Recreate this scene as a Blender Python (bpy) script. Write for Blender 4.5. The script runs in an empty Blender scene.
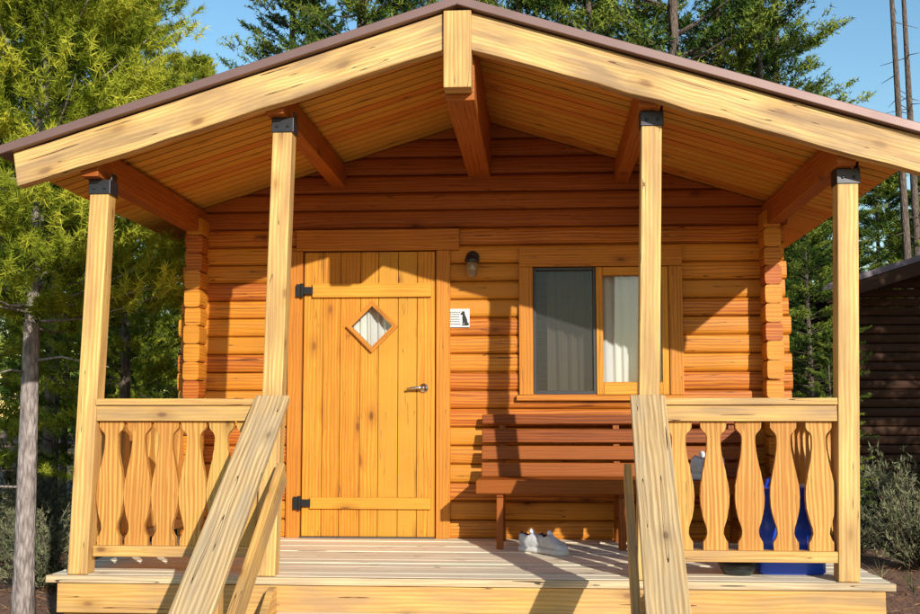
import bpy, math, random
import numpy as np
from mathutils import Vector
random.seed(7); rng=np.random.default_rng(11)
scene=bpy.context.scene; COL=scene.collection
scene.view_settings.view_transform='Standard'; scene.view_settings.look='None'; scene.view_settings.exposure=0
V=Vector
# ------------------------------------------------------------ materials
def newmat(n):
    m=bpy.data.materials.new(n); m.use_nodes=True
    nt=m.node_tree; return m,nt,nt.nodes['Principled BSDF']
def N(nt,t,**k):
    n=nt.nodes.new(t)
    for a,b in k.items():
        setattr(n,a,b)
    return n
def M(nt,op,a,b=None,c=None,clamp=False):
    n=nt.nodes.new('ShaderNodeMath'); n.operation=op; n.use_clamp=clamp
    for i,x in enumerate((a,b,c)):
        if x is None: continue
        if isinstance(x,(int,float)): n.inputs[i].default_value=x
        else: nt.links.new(x,n.inputs[i])
    return n.outputs[0]
def MIX(nt,f,a,b,mode='MIX'):
    n=nt.nodes.new('ShaderNodeMix'); n.data_type='RGBA'; n.blend_type=mode
    for s,x in ((n.inputs[0],f),(n.inputs[6],a),(n.inputs[7],b)):
        if isinstance(x,(int,float)): s.default_value=x
        elif isinstance(x,tuple): s.default_value=(x[0],x[1],x[2],1)
        else: nt.links.new(x,s)
    return n.outputs[2]
def wood(name,c1,c2,knot,rough=.55,rings=.4,grain=.6,kn=.5,bump=.25,blotch=.35,weather=None,wamt=0.5,spec=.3,vary=.3,crack=.0,ksc=1.0,wlo=.46):
    m,nt,p=newmat(name); L=nt.links.new
    uv=N(nt,'ShaderNodeUVMap')
    def mapn(sx,sy):
        k=N(nt,'ShaderNodeMapping'); k.inputs['Scale'].default_value=(sx,sy,1); L(uv.outputs[0],k.inputs[0]); return k.outputs[0]
    n1=N(nt,'ShaderNodeTexNoise'); L(mapn(1.6,60),n1.inputs['Vector']); n1.inputs['Scale'].default_value=1; n1.inputs['Detail'].default_value=4
    v=N(nt,'ShaderNodeTexVoronoi',voronoi_dimensions='2D'); L(mapn(3.4*ksc,7.2*ksc),v.inputs['Vector']); v.inputs['Scale'].default_value=1
    w=N(nt,'ShaderNodeTexWave'); w.bands_direction='Y'; L(mapn(.22,1.5),w.inputs['Vector'])
    w.inputs['Scale'].default_value=9; w.inputs['Distortion'].default_value=7; w.inputs['Detail'].default_value=2; w.inputs['Detail Scale'].default_value=.9
    at=N(nt,'ShaderNodeAttribute',attribute_name='rnd')
    tc=N(nt,'ShaderNodeTexCoord'); big=N(nt,'ShaderNodeTexNoise'); L(tc.outputs['Object'],big.inputs['Vector']); big.inputs['Scale'].default_value=2.3; big.inputs['Detail'].default_value=3
    g=M(nt,'MULTIPLY',M(nt,'SUBTRACT',n1.outputs[0],.3),grain*1.6)
    r=M(nt,'MULTIPLY',w.outputs['Fac'],rings)
    f=M(nt,'ADD',M(nt,'ADD',g,r),M(nt,'MULTIPLY',M(nt,'SUBTRACT',at.outputs['Fac'],.5),vary*2.2),clamp=True)
    col=MIX(nt,f,c1,c2)
    sep=N(nt,'ShaderNodeSeparateColor'); L(v.outputs['Color'],sep.inputs[0])
    sel=M(nt,'LESS_THAN',sep.outputs[0],kn*.45)
    def rng_(a,b):
        mr=N(nt,'ShaderNodeMapRange'); L(v.outputs['Distance'],mr.inputs[0]); mr.inputs[1].default_value=a; mr.inputs[2].default_value=b; mr.inputs[3].default_value=1; mr.inputs[4].default_value=0; return mr.outputs[0]
    halo=M(nt,'MULTIPLY',M(nt,'MULTIPLY',rng_(.10,.36),sel),.5)
    col=MIX(nt,halo,col,tuple(x*.7 for x in c2))
    k=M(nt,'MULTIPLY',rng_(.05,.12),sel)
    col=MIX(nt,M(nt,'MULTIPLY',k,M(nt,'ADD',.35,M(nt,'MULTIPLY',sep.outputs[1],.6))),col,knot)
    if weather:
        wn=N(nt,'ShaderNodeTexNoise'); L(mapn(1.8,11),wn.inputs['Vector']); wn.inputs['Scale'].default_value=1; wn.inputs['Detail'].default_value=5
        wr=N(nt,'ShaderNodeMapRange'); L(M(nt,'ADD',M(nt,'MULTIPLY',wn.outputs[0],.7),M(nt,'MULTIPLY',big.outputs[0],.3)),wr.inputs[0]); wr.inputs[1].default_value=wlo; wr.inputs[2].default_value=wlo+.2; wr.inputs[4].default_value=wamt
        col=MIX(nt,wr.outputs[0],col,weather)
    if crack:
        cn=N(nt,'ShaderNodeTexNoise'); L(mapn(1.0,24),cn.inputs['Vector']); cn.inputs['Scale'].default_value=1; cn.inputs['Detail'].default_value=1
        ck=M(nt,'ABSOLUTE',M(nt,'SUBTRACT',cn.outputs[0],.64)); ck=M(nt,'LESS_THAN',ck,.007)
        col=MIX(nt,M(nt,'MULTIPLY',ck,crack),col,tuple(x*.5 for x in knot))
    br=M(nt,'ADD',1-blotch*.5,M(nt,'MULTIPLY',big.outputs[0],blotch))
    br2=M(nt,'MULTIPLY',br,M(nt,'ADD',1-vary*.5,M(nt,'MULTIPLY',at.outputs['Fac'],vary)))
    hs=N(nt,'ShaderNodeHueSaturation'); L(col,hs.inputs['Color']); L(br2,hs.inputs['Value'])
    L(hs.outputs[0],p.inputs['Base Color'])
    p.inputs['Specular IOR Level'].default_value=spec
    L(M(nt,'ADD',rough-.1,M(nt,'MULTIPLY',n1.outputs[0],.25)),p.inputs['Roughness'])
    b=N(nt,'ShaderNodeBump'); b.inputs['Strength'].default_value=bump; b.inputs['Distance'].default_value=.01
    L(n1.outputs[0],b.inputs['Height']); L(b.outputs[0],p.inputs['Normal'])
    return m
def plain(name,c,rough=.5,metal=0,noise=.15,scale=20,bump=0):
    m,nt,p=newmat(name); L=nt.links.new
    tc=N(nt,'ShaderNodeTexCoord'); n=N(nt,'ShaderNodeTexNoise'); L(tc.outputs['Object'],n.inputs['Vector']); n.inputs['Scale'].default_value=scale; n.inputs['Detail'].default_value=5
    col=MIX(nt,n.outputs[0],tuple(x*(1-noise) for x in c),tuple(min(1,x*(1+noise)) for x in c))
    L(col,p.inputs['Base Color']); p.inputs['Metallic'].default_value=metal
    L(M(nt,'ADD',rough-.08,M(nt,'MULTIPLY',n.outputs[0],.16)),p.inputs['Roughness'])
    if bump:
        b=N(nt,'ShaderNodeBump'); b.inputs['Strength'].default_value=bump; b.inputs['Distance'].default_value=.01; L(n.outputs[0],b.inputs['Height']); L(b.outputs[0],p.inputs['Normal'])
    return m
def foliage(name,dark,mid,light,trans=.3):
    m,nt,p=newmat(name); L=nt.links.new
    at=N(nt,'ShaderNodeAttribute',attribute_name='rnd')
    cr=N(nt,'ShaderNodeValToRGB'); L(at.outputs['Fac'],cr.inputs[0])
    cr.color_ramp.elements[0].color=(*dark,1); cr.color_ramp.elements[1].color=(*light,1)
    e=cr.color_ramp.elements.new(.5); e.color=(*mid,1)
    d=N(nt,'ShaderNodeBsdfDiffuse'); L(cr.outputs[0],d.inputs[0]); sh=d.outputs[0]
    if trans:
        t=N(nt,'ShaderNodeBsdfTranslucent'); L(cr.outputs[0],t.inputs[0])
        mx=N(nt,'ShaderNodeMixShader'); mx.inputs[0].default_value=trans; L(sh,mx.inputs[1]); L(t.outputs[0],mx.inputs[2]); sh=mx.outputs[0]
    L(sh,nt.nodes['Material Output'].inputs[0]); nt.nodes.remove(p)
    return m
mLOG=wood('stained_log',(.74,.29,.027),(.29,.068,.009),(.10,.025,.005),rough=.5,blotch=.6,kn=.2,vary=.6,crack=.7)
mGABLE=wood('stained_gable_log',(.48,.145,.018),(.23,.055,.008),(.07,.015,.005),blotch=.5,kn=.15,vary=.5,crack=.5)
mDOOR=wood('door_pine',(.76,.355,.035),(.42,.15,.012),(.10,.025,.006),kn=.85,rings=.35,vary=.5,blotch=.55,ksc=.85,crack=.4)
mTRIM=wood('trim_pine',(.64,.25,.026),(.36,.11,.012),(.12,.035,.007),kn=.3,crack=.5,blotch=.45)
mPOST=wood('post_pine',(.86,.58,.21),(.54,.28,.07),(.24,.08,.025),rings=.5,kn=.5,blotch=.4,weather=(.38,.21,.085),wamt=.7,crack=.8,wlo=.41)
mBARGE=wood('barge_pine',(.88,.60,.24),(.56,.30,.085),(.22,.10,.035),rings=.5,kn=.65,weather=(.29,.18,.10),wamt=.85,blotch=.6,crack=1,bump=.5,ksc=.7,wlo=.41)
mRAIL=wood('rail_pine',(.78,.47,.15),(.46,.23,.055),(.18,.06,.018),kn=.4,weather=(.30,.19,.11),wamt=.7,crack=.9,wlo=.42)
mBAL=wood('baluster_pine',(.76,.44,.11),(.40,.16,.03),(.15,.05,.012),kn=.45,rings=.5,blotch=.6,vary=.5,crack=.4)
mHAND=wood('weathered_handrail',(.80,.56,.28),(.40,.24,.10),(.13,.065,.03),rings=.55,grain=.9,kn=.5,bump=.7,weather=(.38,.30,.20),wamt=.65,crack=1)
mCEIL=wood('ceiling_pine',(.92,.48,.07),(.50,.18,.024),(.12,.035,.01),kn=.4,spec=.35,vary=.7)
mSEAMSHADE=wood('ceiling_seam_shade',(.14,.04,.009),(.08,.022,.005),(.05,.015,.004),kn=.1)
mPURL=wood('purlin_stained',(.50,.15,.020),(.26,.065,.009),(.1,.03,.01),kn=.15,crack=.3)
mDECK=wood('deck_boards',(.96,.86,.64),(.74,.60,.42),(.22,.13,.07),rings=.3,kn=.3,weather=(.70,.60,.46),wamt=.6,bump=.5,crack=.9,vary=.3)
mEDGE=wood('deck_edge_board',(.76,.58,.35),(.48,.32,.17),(.16,.10,.06),rings=.5,kn=.4,weather=(.30,.23,.15),wamt=.75,bump=.6,crack=1)
mBENCH=wood('bench_stain',(.36,.095,.010),(.13,.028,.004),(.04,.01,.003),kn=.1,spec=.2,rough=.48,vary=.4)
mSHADELOG=wood('shaded_dark_log',(.075,.034,.018),(.04,.018,.010),(.03,.015,.008),spec=.1,vary=.5)  # dark brown logs; second cabin's shade is put into log and roof colours
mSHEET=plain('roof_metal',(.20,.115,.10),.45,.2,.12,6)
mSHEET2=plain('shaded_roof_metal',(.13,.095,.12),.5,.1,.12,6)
mSTEEL=plain('bracket_metal',(.045,.045,.05),.4,.6,.3,30)
mBLACK=plain('black_iron',(.02,.02,.022),.5,.5)
mINK=plain('black_ink',(.01,.01,.01),.6)
mNICKEL=plain('brushed_nickel',(.6,.6,.62),.28,1,.05)
mWHITE=plain('white_plastic',(.75,.75,.74),.45,0,.05)
mCLOTH=plain('curtain_cloth',(.72,.70,.66),.85,0,.06,60,.2)
mGREYCL=plain('grey_curtain',(.26,.21,.165),.9,0,.1,60,.2)
mVINYL=plain('sash_dark',(.03,.03,.032),.45)
mBLUE=plain('blue_plastic',(.012,.07,.60),.35,0,.1)
mSOLE=plain('shoe_sole',(.62,.61,.58),.7,0,.2)
mSHOE=plain('shoe_fabric',(.58,.58,.58),.9,0,.4,22,.8)
mSHADK=plain('shoe_dark',(.06,.06,.07),.8)
mTHR=plain('threshold_metal',(.12,.10,.09),.5,.5)
mEARTH=plain('pot_glaze',(.03,.035,.04),.3)
def bark(name,a,b):
    m,nt,p=newmat(name); L=nt.links.new
    tc=N(nt,'ShaderNodeTexCoord'); mp=N(nt,'ShaderNodeMapping'); mp.inputs['Scale'].default_value=(1,1,.28); L(tc.outputs['Object'],mp.inputs[0])
    n=N(nt,'ShaderNodeTexNoise'); L(mp.outputs[0],n.inputs['Vector']); n.inputs['Scale'].default_value=28; n.inputs['Detail'].default_value=6
    v=N(nt,'ShaderNodeTexVoronoi'); v.feature='DISTANCE_TO_EDGE'; L(mp.outputs[0],v.inputs['Vector']); v.inputs['Scale'].default_value=30
    h=M(nt,'ADD',n.outputs[0],M(nt,'MULTIPLY',v.outputs['Distance'],.8))
    mr=N(nt,'ShaderNodeMapRange'); L(h,mr.inputs[0]); mr.inputs[1].default_value=.35; mr.inputs[2].default_value=.85
    L(MIX(nt,mr.outputs[0],a,b),p.inputs['Base Color']); p.inputs['Roughness'].default_value=.9
    bb=N(nt,'ShaderNodeBump'); bb.inputs['Strength'].default_value=.8; bb.inputs['Distance'].default_value=.02; L(h,bb.inputs['Height']); L(bb.outputs[0],p.inputs['Normal']); return m
mBARK=bark('pine_bark',(.13,.10,.09),(.44,.37,.34))
mBARK2=bark('dark_bark',(.05,.035,.028),(.20,.145,.11))
mNEAR=foliage('near_needles',(.05,.085,.010),(.33,.38,.035),(.72,.68,.08),.35)
mMID=foliage('mid_needles',(.03,.055,.012),(.22,.28,.03),(.58,.58,.07),.25)
mFAR=foliage('pine_needles',(.010,.030,.010),(.07,.12,.024),(.30,.35,.055),0)
mSAGE=foliage('sage_leaves',(.035,.045,.022),(.11,.12,.065),(.24,.235,.13),0)
mDRY=foliage('dry_litter',(.08,.035,.02),(.22,.11,.06),(.38,.24,.13),0)
def glassmat():
    m,nt,p=newmat('window_glass'); L=nt.links.new
    g=N(nt,'ShaderNodeBsdfGlossy'); g.inputs['Roughness'].default_value=.02
    t=N(nt,'ShaderNodeBsdfTransparent'); t.inputs[0].default_value=(.85,.88,.88,1)
    mx=N(nt,'ShaderNodeMixShader'); mx.inputs[0].default_value=.10; L(t.outputs[0],mx.inputs[1]); L(g.outputs[0],mx.inputs[2]); L(mx.outputs[0],nt.nodes['Material Output'].inputs[0]); return m
mGLASS=glassmat()
def screenmat():
    m,nt,p=newmat('insect_screen'); L=nt.links.new
    t=N(nt,'ShaderNodeBsdfTransparent'); p.inputs['Base Color'].default_value=(.02,.02,.02,1)
    mx=N(nt,'ShaderNodeMixShader'); mx.inputs[0].default_value=.5; L(t.outputs[0],mx.inputs[1]); L(p.outputs[0],mx.inputs[2]); L(mx.outputs[0],nt.nodes['Material Output'].inputs[0]); return m
mSCREEN=screenmat()
# ------------------------------------------------------------ mesh builder
class MB:
    def __init__(s): s.v=[];s.f=[];s.uv=[];s.r=[];s.m=[]
    def face(s,idx,uvs,r,m=0): s.f.append(idx); s.uv.extend(uvs); s.r.append(r); s.m.append(m)
    def prism(s,prof,p0,p1,side,up,end0=None,end1=None,m=0,r=None):
        r=random.random() if r is None else r
        p0=V(p0);p1=V(p1);side=V(side).normalized();up=V(up).normalized();d=(p1-p0);Ln=d.length;d.normalize()
        q=random.random()
        ou=q*53.7;ov=q*17.3;b0=len(s.v);n=len(prof)
        us=[]
        for k,(a,b) in enumerate(prof):
            e0=end0(a,b) if end0 else 0; s.v.append(tuple(p0+side*a+up*b+d*e0)); us.append(e0)
        for k,(a,b) in enumerate(prof):
            e1=end1(a,b) if end1 else 0; s.v.append(tuple(p1+side*a+up*b+d*e1)); us.append(Ln+e1)
        per=[0]
        for k in range(n):
            a=prof[k];b=prof[(k+1)%n]; per.append(per[-1]+math.hypot(a[0]-b[0],a[1]-b[1]))
        for k in range(n):
            k2=(k+1)%n
            s.face([b0+k,b0+k2,b0+n+k2,b0+n+k],[(ou+us[k],ov+per[k]),(ou+us[k2],ov+per[k+1]),(ou+us[n+k2],ov+per[k+1]),(ou+us[n+k],ov+per[k])],r,m)
        s.face([b0+k for k in range(n)][::-1],[(ou+a*.3,ov+b) for a,b in prof][::-1],r,m)
        s.face([b0+n+k for k in range(n)],[(ou+a*.3,ov+b) for a,b in prof],r,m)
    def board(s,p0,p1,w,t,side,up,**k):
        s.prism([(-w/2,-t/2),(w/2,-t/2),(w/2,t/2),(-w/2,t/2)],p0,p1,side,up,**k)
    def bx(s,x0,x1,y0,y1,z0,z1,g='x',m=0,r=None):
        cx,cy,cz=(x0+x1)/2,(y0+y1)/2,(z0+z1)/2
        if g=='x': s.board((x0,cy,cz),(x1,cy,cz),y1-y0,z1-z0,(0,1,0),(0,0,1),m=m,r=r)
        if g=='y': s.board((cx,y0,cz),(cx,y1,cz),x1-x0,z1-z0,(-1,0,0),(0,0,1),m=m,r=r)
        if g=='z': s.board((cx,cy,z0),(cx,cy,z1),x1-x0,y1-y0,(1,0,0),(0,1,0),m=m,r=r)
    def loft(s,rings,cap=True,m=0,mf=None):
        b0=len(s.v);n=len(rings[0]);r=random.random()
        for R in rings: s.v.extend([tuple(p) for p in R])
        for i in range(len(rings)-1):
            for k in range(n):
                k2=(k+1)%n
                mm=mf(i,k) if mf else m
                s.face([b0+i*n+k,b0+i*n+k2,b0+(i+1)*n+k2,b0+(i+1)*n+k],[(i*.1,k*.1),(i*.1,k*.1+.1),(i*.1+.1,k*.1+.1),(i*.1+.1,k*.1)],r,mm)
        if cap:
            s.face([b0+k for k in range(n)][::-1],[(0,0)]*n,r,m)
            e=b0+(len(rings)-1)*n; s.face([e+k for k in range(n)],[(0,0)]*n,r,m)
    def lathe(s,prof,c,n=20,axis='z',m=0):
        rings=[]
        for rr,h in prof:
            R=[]
            for k in range(n):
                a=2*math.pi*k/n; x,y=rr*math.cos(a),rr*math.sin(a)
                R.append((c[0]+x,c[1]+y,c[2]+h) if axis=='z' else (c[0]+x,c[1]-h,c[2]+y))
            rings.append(R)
        s.loft(rings,m=m)
    def tube(s,pts,rad,n=8,m=0):
        pts=[V(p) for p in pts];rings=[]
        for i,p in enumerate(pts):
            d=(pts[min(i+1,len(pts)-1)]-pts[max(i-1,0)]).normalized()
            a=d.cross(V((0,0,1)) if abs(d.z)<.9 else V((0,1,0))).normalized(); b=d.cross(a)
            rr=rad[i] if isinstance(rad,list) else rad
            rings.append([p+a*rr*math.cos(2*math.pi*k/n)+b*rr*math.sin(2*math.pi*k/n) for k in range(n)])
        s.loft(rings,m=m)
    def mesh(s,name):
        me=bpy.data.meshes.new(name); me.from_pydata(s.v,[],s.f)
        uv=me.uv_layers.new(name='UVMap'); uv.data.foreach_set('uv',[c for p in s.uv for c in p])
        a=me.attributes.new('rnd','FLOAT','FACE'); a.data.foreach_set('value',s.r)
        me.polygons.foreach_set('material_index',s.m)
        import bmesh
        bm=bmesh.new(); bm.from_mesh(me); bmesh.ops.recalc_face_normals(bm,faces=bm.faces); bm.to_mesh(me); bm.free()
        me.update(); return me
def thing(name,loc,label,cat,group=None):
    o=bpy.data.objects.new(name,None); o.location=loc; o.empty_display_size=.3; COL.objects.link(o)
    o['label']=label;o['category']=cat
    if group:o['group']=group
    return o
def part(name,mb,mats,parent,bevel=0,smooth=False,label=None,loc=None,mesh=None):
    me=mesh if mesh else mb.mesh(name)
    if not isinstance(mats,(list,tuple)): mats=[mats]
    if not mesh or len(me.materials)==0:
        for m in mats: me.materials.append(m)
    if smooth: me.polygons.foreach_set('use_smooth',[True]*len(me.polygons))
    o=bpy.data.objects.new(name,me); COL.objects.link(o)
    base=V((0,0,0))
    q=parent
    while q is not None: base+=V(q.location); q=q.parent
    o.parent=parent
    o.location=(V(loc) if loc is not None else V((0,0,0)))-base
    if bevel:
        b=o.modifiers.new('Bevel','BEVEL'); b.width=bevel; b.segments=2; b.limit_method='ANGLE'; b.angle_limit=math.radians(40)
    if label:o['label']=label
    return o
# ------------------------------------------------------------ dimensions
XC=-.43; DZ=.72; YF=6.13; YW=8.03; S=.31; ZU=3.72
# ============================================================ CABIN
cabin=thing('log_cabin',(XC,YW,0),'small orange-stained log cabin with gabled front porch, steps and railings','cabin')
H=.13
prof=[(.05,0),(.000,0),(-.004,.003),(-.015,.010),(-.021,.028),(-.024,H/2),(-.022,H-.028),(-.017,H-.012),(-.006,H-.005),(.0,H-.004),(.05,H-.004)]
def prof_j():
    return [(a+(random.uniform(-.002,.002) if a<0 else 0),b) for a,b in prof]
door=(-1.70,-.74,DZ,2.76); win=(-.045,.91,1.76,2.63)
wall=MB(); gable=MB()
for c in range(23):
    z0=DZ+c*H
    ends=2.17+random.uniform(-.02,.02)
    segs=[[XC-ends,XC+ends]]
    if c<=15: segs=[[segs[0][0],door[0]-.02],[door[1]+.02,segs[0][1]]]
    if 8<=c<=14:
        a=segs[-1]; segs=segs[:-1]+[[a[0],win[0]-.02],[win[1]+.02,a[1]]]
    for a,b in segs:
        rr=random.random()
        def e1(pa,pb,b=b,z0=z0):
            lim=XC+(ZU-.005-(z0+pb))/S
            return min(0,max(lim,XC+.01)-b)
        def e0(pa,pb,a=a,z0=z0):
            lim=XC-(ZU-.005-(z0+pb))/S
            return max(0,min(lim,XC-.01)-a)
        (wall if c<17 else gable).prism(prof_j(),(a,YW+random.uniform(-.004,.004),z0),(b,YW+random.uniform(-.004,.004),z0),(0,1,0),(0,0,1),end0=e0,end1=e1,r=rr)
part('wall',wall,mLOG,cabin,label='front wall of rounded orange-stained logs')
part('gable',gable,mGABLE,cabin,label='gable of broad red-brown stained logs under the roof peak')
sp=[(-.048,.003),(-.02,0),(.02,0),(.048,.003),(.056,.016),(.058,H/2),(.056,H-.018),(.048,H-.006),(.02,H-.003),(-.02,H-.003),(-.048,H-.006),(-.056,H-.018),(-.058,H/2),(-.056,.016)]
for sgn in (-1,1):
    sw=MB()
    for c in range(19):
        z0=DZ-.06+c*H
        if z0>ZU-S*2.1-.13: break
        sw.prism(sp,(XC+sgn*2.035,YW-.2+random.uniform(-.02,.02),z0),(XC+sgn*2.035,12.2,z0),(1,0,0),(0,0,1))
    part('wall',sw,mLOG,cabin,label='side wall of stacked logs with ends crossing the corner')
bw=MB(); bw.bx(XC-2.0,XC+2.0,12.0,12.1,DZ,3.0)
bw.prism([(-2.2,3.0),(2.2,3.0),(0,ZU-.01)],(XC,12.0,0),(XC,12.1,0),(1,0,0),(0,0,1)); part('wall',bw,mLOG,cabin,label='plain back wall')
# roof -----------------------------------------------------
roofm=MB()
for sgn in (-1,1):
    th=math.atan(S); ln=2.46/math.cos(th)
    dd=V((sgn*math.cos(th),0,-math.sin(th))); up=V((sgn*math.sin(th),0,math.cos(th)))
    y=5.985
    while y<12.5:
        w=.114 if y<8.1 else .5
        p0=V((XC+sgn*.001,y+w/2,ZU))+up*(.017+random.uniform(-.001,.001))
        t=.030
        e=.0075
        pr=[(-w/2+e,-t/2),(w/2-e,-t/2),(w/2-e,t/2),(-w/2+e,t/2)]
        roofm.prism(pr,p0,p0+dd*ln,(0,1,0),up)
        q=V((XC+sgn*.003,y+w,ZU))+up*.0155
        roofm.board(q,q+dd*(ln-.01),.0145,.020,(0,1,0),up,m=1)  # strip coloured dark to stand in for shade in the plank gap
        y+=w
roof=part('roof',roofm,[mCEIL,mSEAMSHADE],cabin,label='shallow gabled roof with honey-coloured plank ceiling over the porch')
sh=MB()
for sgn in (-1,1):
    dd=V((sgn,0,-S)).normalized(); up=V((sgn*S,0,1)).normalized()
    p0=V((XC,5.85,ZU+.082)); p1=V((XC,12.7,ZU+.082))
    L2=2.53/math.cos(math.atan(S))
    sh.prism([(0,-.024),(L2,-.024),(L2,.024),(0,.024)],p0,p1,dd,up)
part('roof_sheet',sh,mSHEET,roof,bevel=.004,label='purple-brown metal roof covering')
for sgn in (-1,1):
    bg=MB(); n=14; rings=[]
    for k in range(n+1):
        r=.07+(2.42-.07)*k/n; j=lambda a:random.uniform(-a,a)
        zt=ZU+.05-S*r; zb=zt-.205+.012*(k/n)+j(.006)
        o=0.0
        if k==n: o=.03
        rings.append([(XC+sgn*r,5.895+j(.002),zb),(XC+sgn*r,5.98,zb),(XC+sgn*(r+o),5.98,zt-j(.002)),(XC+sgn*(r+o),5.895+j(.002),zt)])
    b0=len(bg.v); rr=random.random()
    for R in rings: bg.v.extend(R)
    for i in range(n):
        for k in range(4):
            k2=(k+1)%4; vs=[0,.09,.29,.38,.58]
            u0=i*.176+rr*30;u1=u0+.176
            bg.face([b0+i*4+k,b0+i*4+k2,b0+(i+1)*4+k2,b0+(i+1)*4+k],[(u0,vs[k]),(u0,vs[k+1]),(u1,vs[k+1]),(u1,vs[k])],.5)
    bg.face([b0+3,b0+2,b0+1,b0],[(0,0),(0,.1),(.02,.1),(.02,0)],.5)
    e=b0+n*4; bg.face([e,e+1,e+2,e+3],[(0,0),(0,.1),(.02,.1),(.02,0)],.5)
    part('barge_board',bg,mBARGE,roof,bevel=.006,label='pale weathered barge beam along the gable edge')
kb=MB(); kb.bx(XC-.075,XC+.075,5.865,5.99,3.325,ZU+.03,'z',r=.6); part('king_block',kb,mPOST,roof,bevel=.006,label='short pale post block at the peak')
rb=MB(); rb.bx(XC-.075,XC+.085,5.995,12.0,3.29,3.685,'y'); part('ridge_beam',rb,mPURL,roof,bevel=.006)
for r,zb in ((-2.056,2.90),(-1.02,3.235),(1.02,3.235),(2.056,2.90)):
    pm=MB(); top=ZU-S*(abs(r)+.05)-.002
    pm.bx(XC+r-.05,XC+r+.05,5.99,YW+.3,zb,top,'y'); part('purlin',pm,mPURL,roof,bevel=.005)
# posts ----------------------------------------------------
for r,zb in ((-2.056,2.90),(-1.02,3.235),(1.02,3.235),(2.056,2.90)):
    pm=MB(); w=.110
    k=.032
    x0=XC+r-k; x1=XC+r+k*.9
    pm.prism([(-w/2,-w/2),(w/2,-w/2),(w/2,w/2),(-w/2,w/2)],(x0,YF,DZ+.001),(x1,YF,zb-.004),(1,0,0),(0,1,0),r=random.uniform(.3,.7))
    po=part('porch_post',pm,mPOST,cabin,bevel=.006,label='pale square porch post')
    br=MB(); bwid=w+.014
    br.bx(x1-bwid/2,x1+bwid/2,YF-bwid/2,YF+bwid/2,zb-.085,zb-.002,'z')
    for s2 in (-1,1): br.bx(x1+s2*.058-.004,x1+s2*.058+.004,YF-.04,YF+.04,zb-.01,zb+.04,'z')
    for a in (-.03,.03): br.lathe([(.009,0),(.009,.006),(.004,.009)],(x1+a,YF-bwid/2,zb-.05),8,'y')
    part('post_bracket',br,mSTEEL,po,bevel=.003)
# deck -----------------------------------------------------
dk=MB(); y=6.10
while y<YW+.05:
    dk.bx(XC-2.24+random.uniform(-.004,.004),XC+2.24+random.uniform(-.004,.004),y,y+.135,DZ-.035,DZ+random.uniform(-.003,.002)); y+=.143
deck=part('deck',dk,mDECK,cabin,bevel=.004,label='sun-bleached tan plank porch deck')
de=MB(); de.bx(XC-2.25,XC+2.25,6.045,6.095,DZ-.040,DZ-.001)
part('deck_edge',de,mEDGE,deck,bevel=.005,label='weathered front edge board')
fs=MB(); fs.bx(XC-2.19,XC+2.20,6.06,6.10,DZ-.20,DZ-.044)
for s2 in (-1,1): fs.bx(XC+s2*2.16-.02,XC+s2*2.16+.02,6.102,12.1,DZ-.20,DZ-.05,'y')
fs.bx(XC-2.17,XC+2.17,6.11,6.14,DZ-.42,DZ-.21)
for xx in (-2.05,-1.02,1.02,2.05): fs.bx(XC+xx-.07,XC+xx+.07,6.15,6.29,-.02,DZ-.05,'z')
for s2 in (-1,1): fs.bx(XC+s2*2.0-.03,XC+s2*2.0+.03,8.0,12.1,-.02,DZ-.1,'y')
part('deck_fascia',fs,mRAIL,deck,bevel=.004,label='pine fascia board below the deck edge')
# stairs
stair=bpy.data.objects.new('stair',None); COL.objects.link(stair)
stair.parent=cabin; stair.location=V((XC,5.5,0))-V(cabin.location)
for s2 in (-1,1):
    st=MB()
    st.prism([(6.055,.50),(6.055,DZ-.05),(5.98,DZ-.06),(5.02,.06),(5.02,0),(5.3,0)],(XC+s2*1.0-.02,0,0),(XC+s2*1.0+.02,0,0),(0,1,0),(0,0,1))
    part('stringer',st,mRAIL,stair,bevel=.004)
for k in range(3):
    sm=MB(); z=DZ-.18*(k+1); y1=6.055-.26*k
    for j in (0,1): sm.bx(XC-.975,XC+.975,y1-.275+j*.14,y1-.275+j*.14+.134,z-.036,z)
    part('step',sm,mDECK,stair,bevel=.005)
hs=.69
for xa,xb,inn in ((XC-1.02,XC-1.035,.062),(XC+1.0,XC+.935,-.112)):
    hm=MB(); ya,yb=6.065,4.45
    d=V((xb-xa,yb-ya,-(ya-yb)*hs)); 
    pa=V((xa,ya,1.675)); pb=pa+d
    side=V((1,(xb-xa)/(ya-yb),0)).normalized(); up=d.normalized().cross(side); up= up if up.z>0 else -up
    hm.board(pa,pb,.185,.042,side,up,r=.5)
    ho=part('handrail',hm,mHAND,cabin,bevel=.007,label='broad weathered plank handrail sloping down the steps')
    lm=MB(); off=V((inn,0,-.40)); lm.board(pa+off+V((0,-.02,0)),pb+off-d*.02,.040,.135,side,up,r=.4)
    part('guard_board',lm,mRAIL,ho,bevel=.005)
    nm2=MB(); t=(6.065-5.0)/(6.065-4.45); q=pa+d*t
    nm2.bx(q.x-.045,q.x+.045,5.0-.045,5.0+.045,-.02,q.z-.03,'z'); part('newel_post',nm2,mRAIL,ho,bevel=.005)
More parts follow.
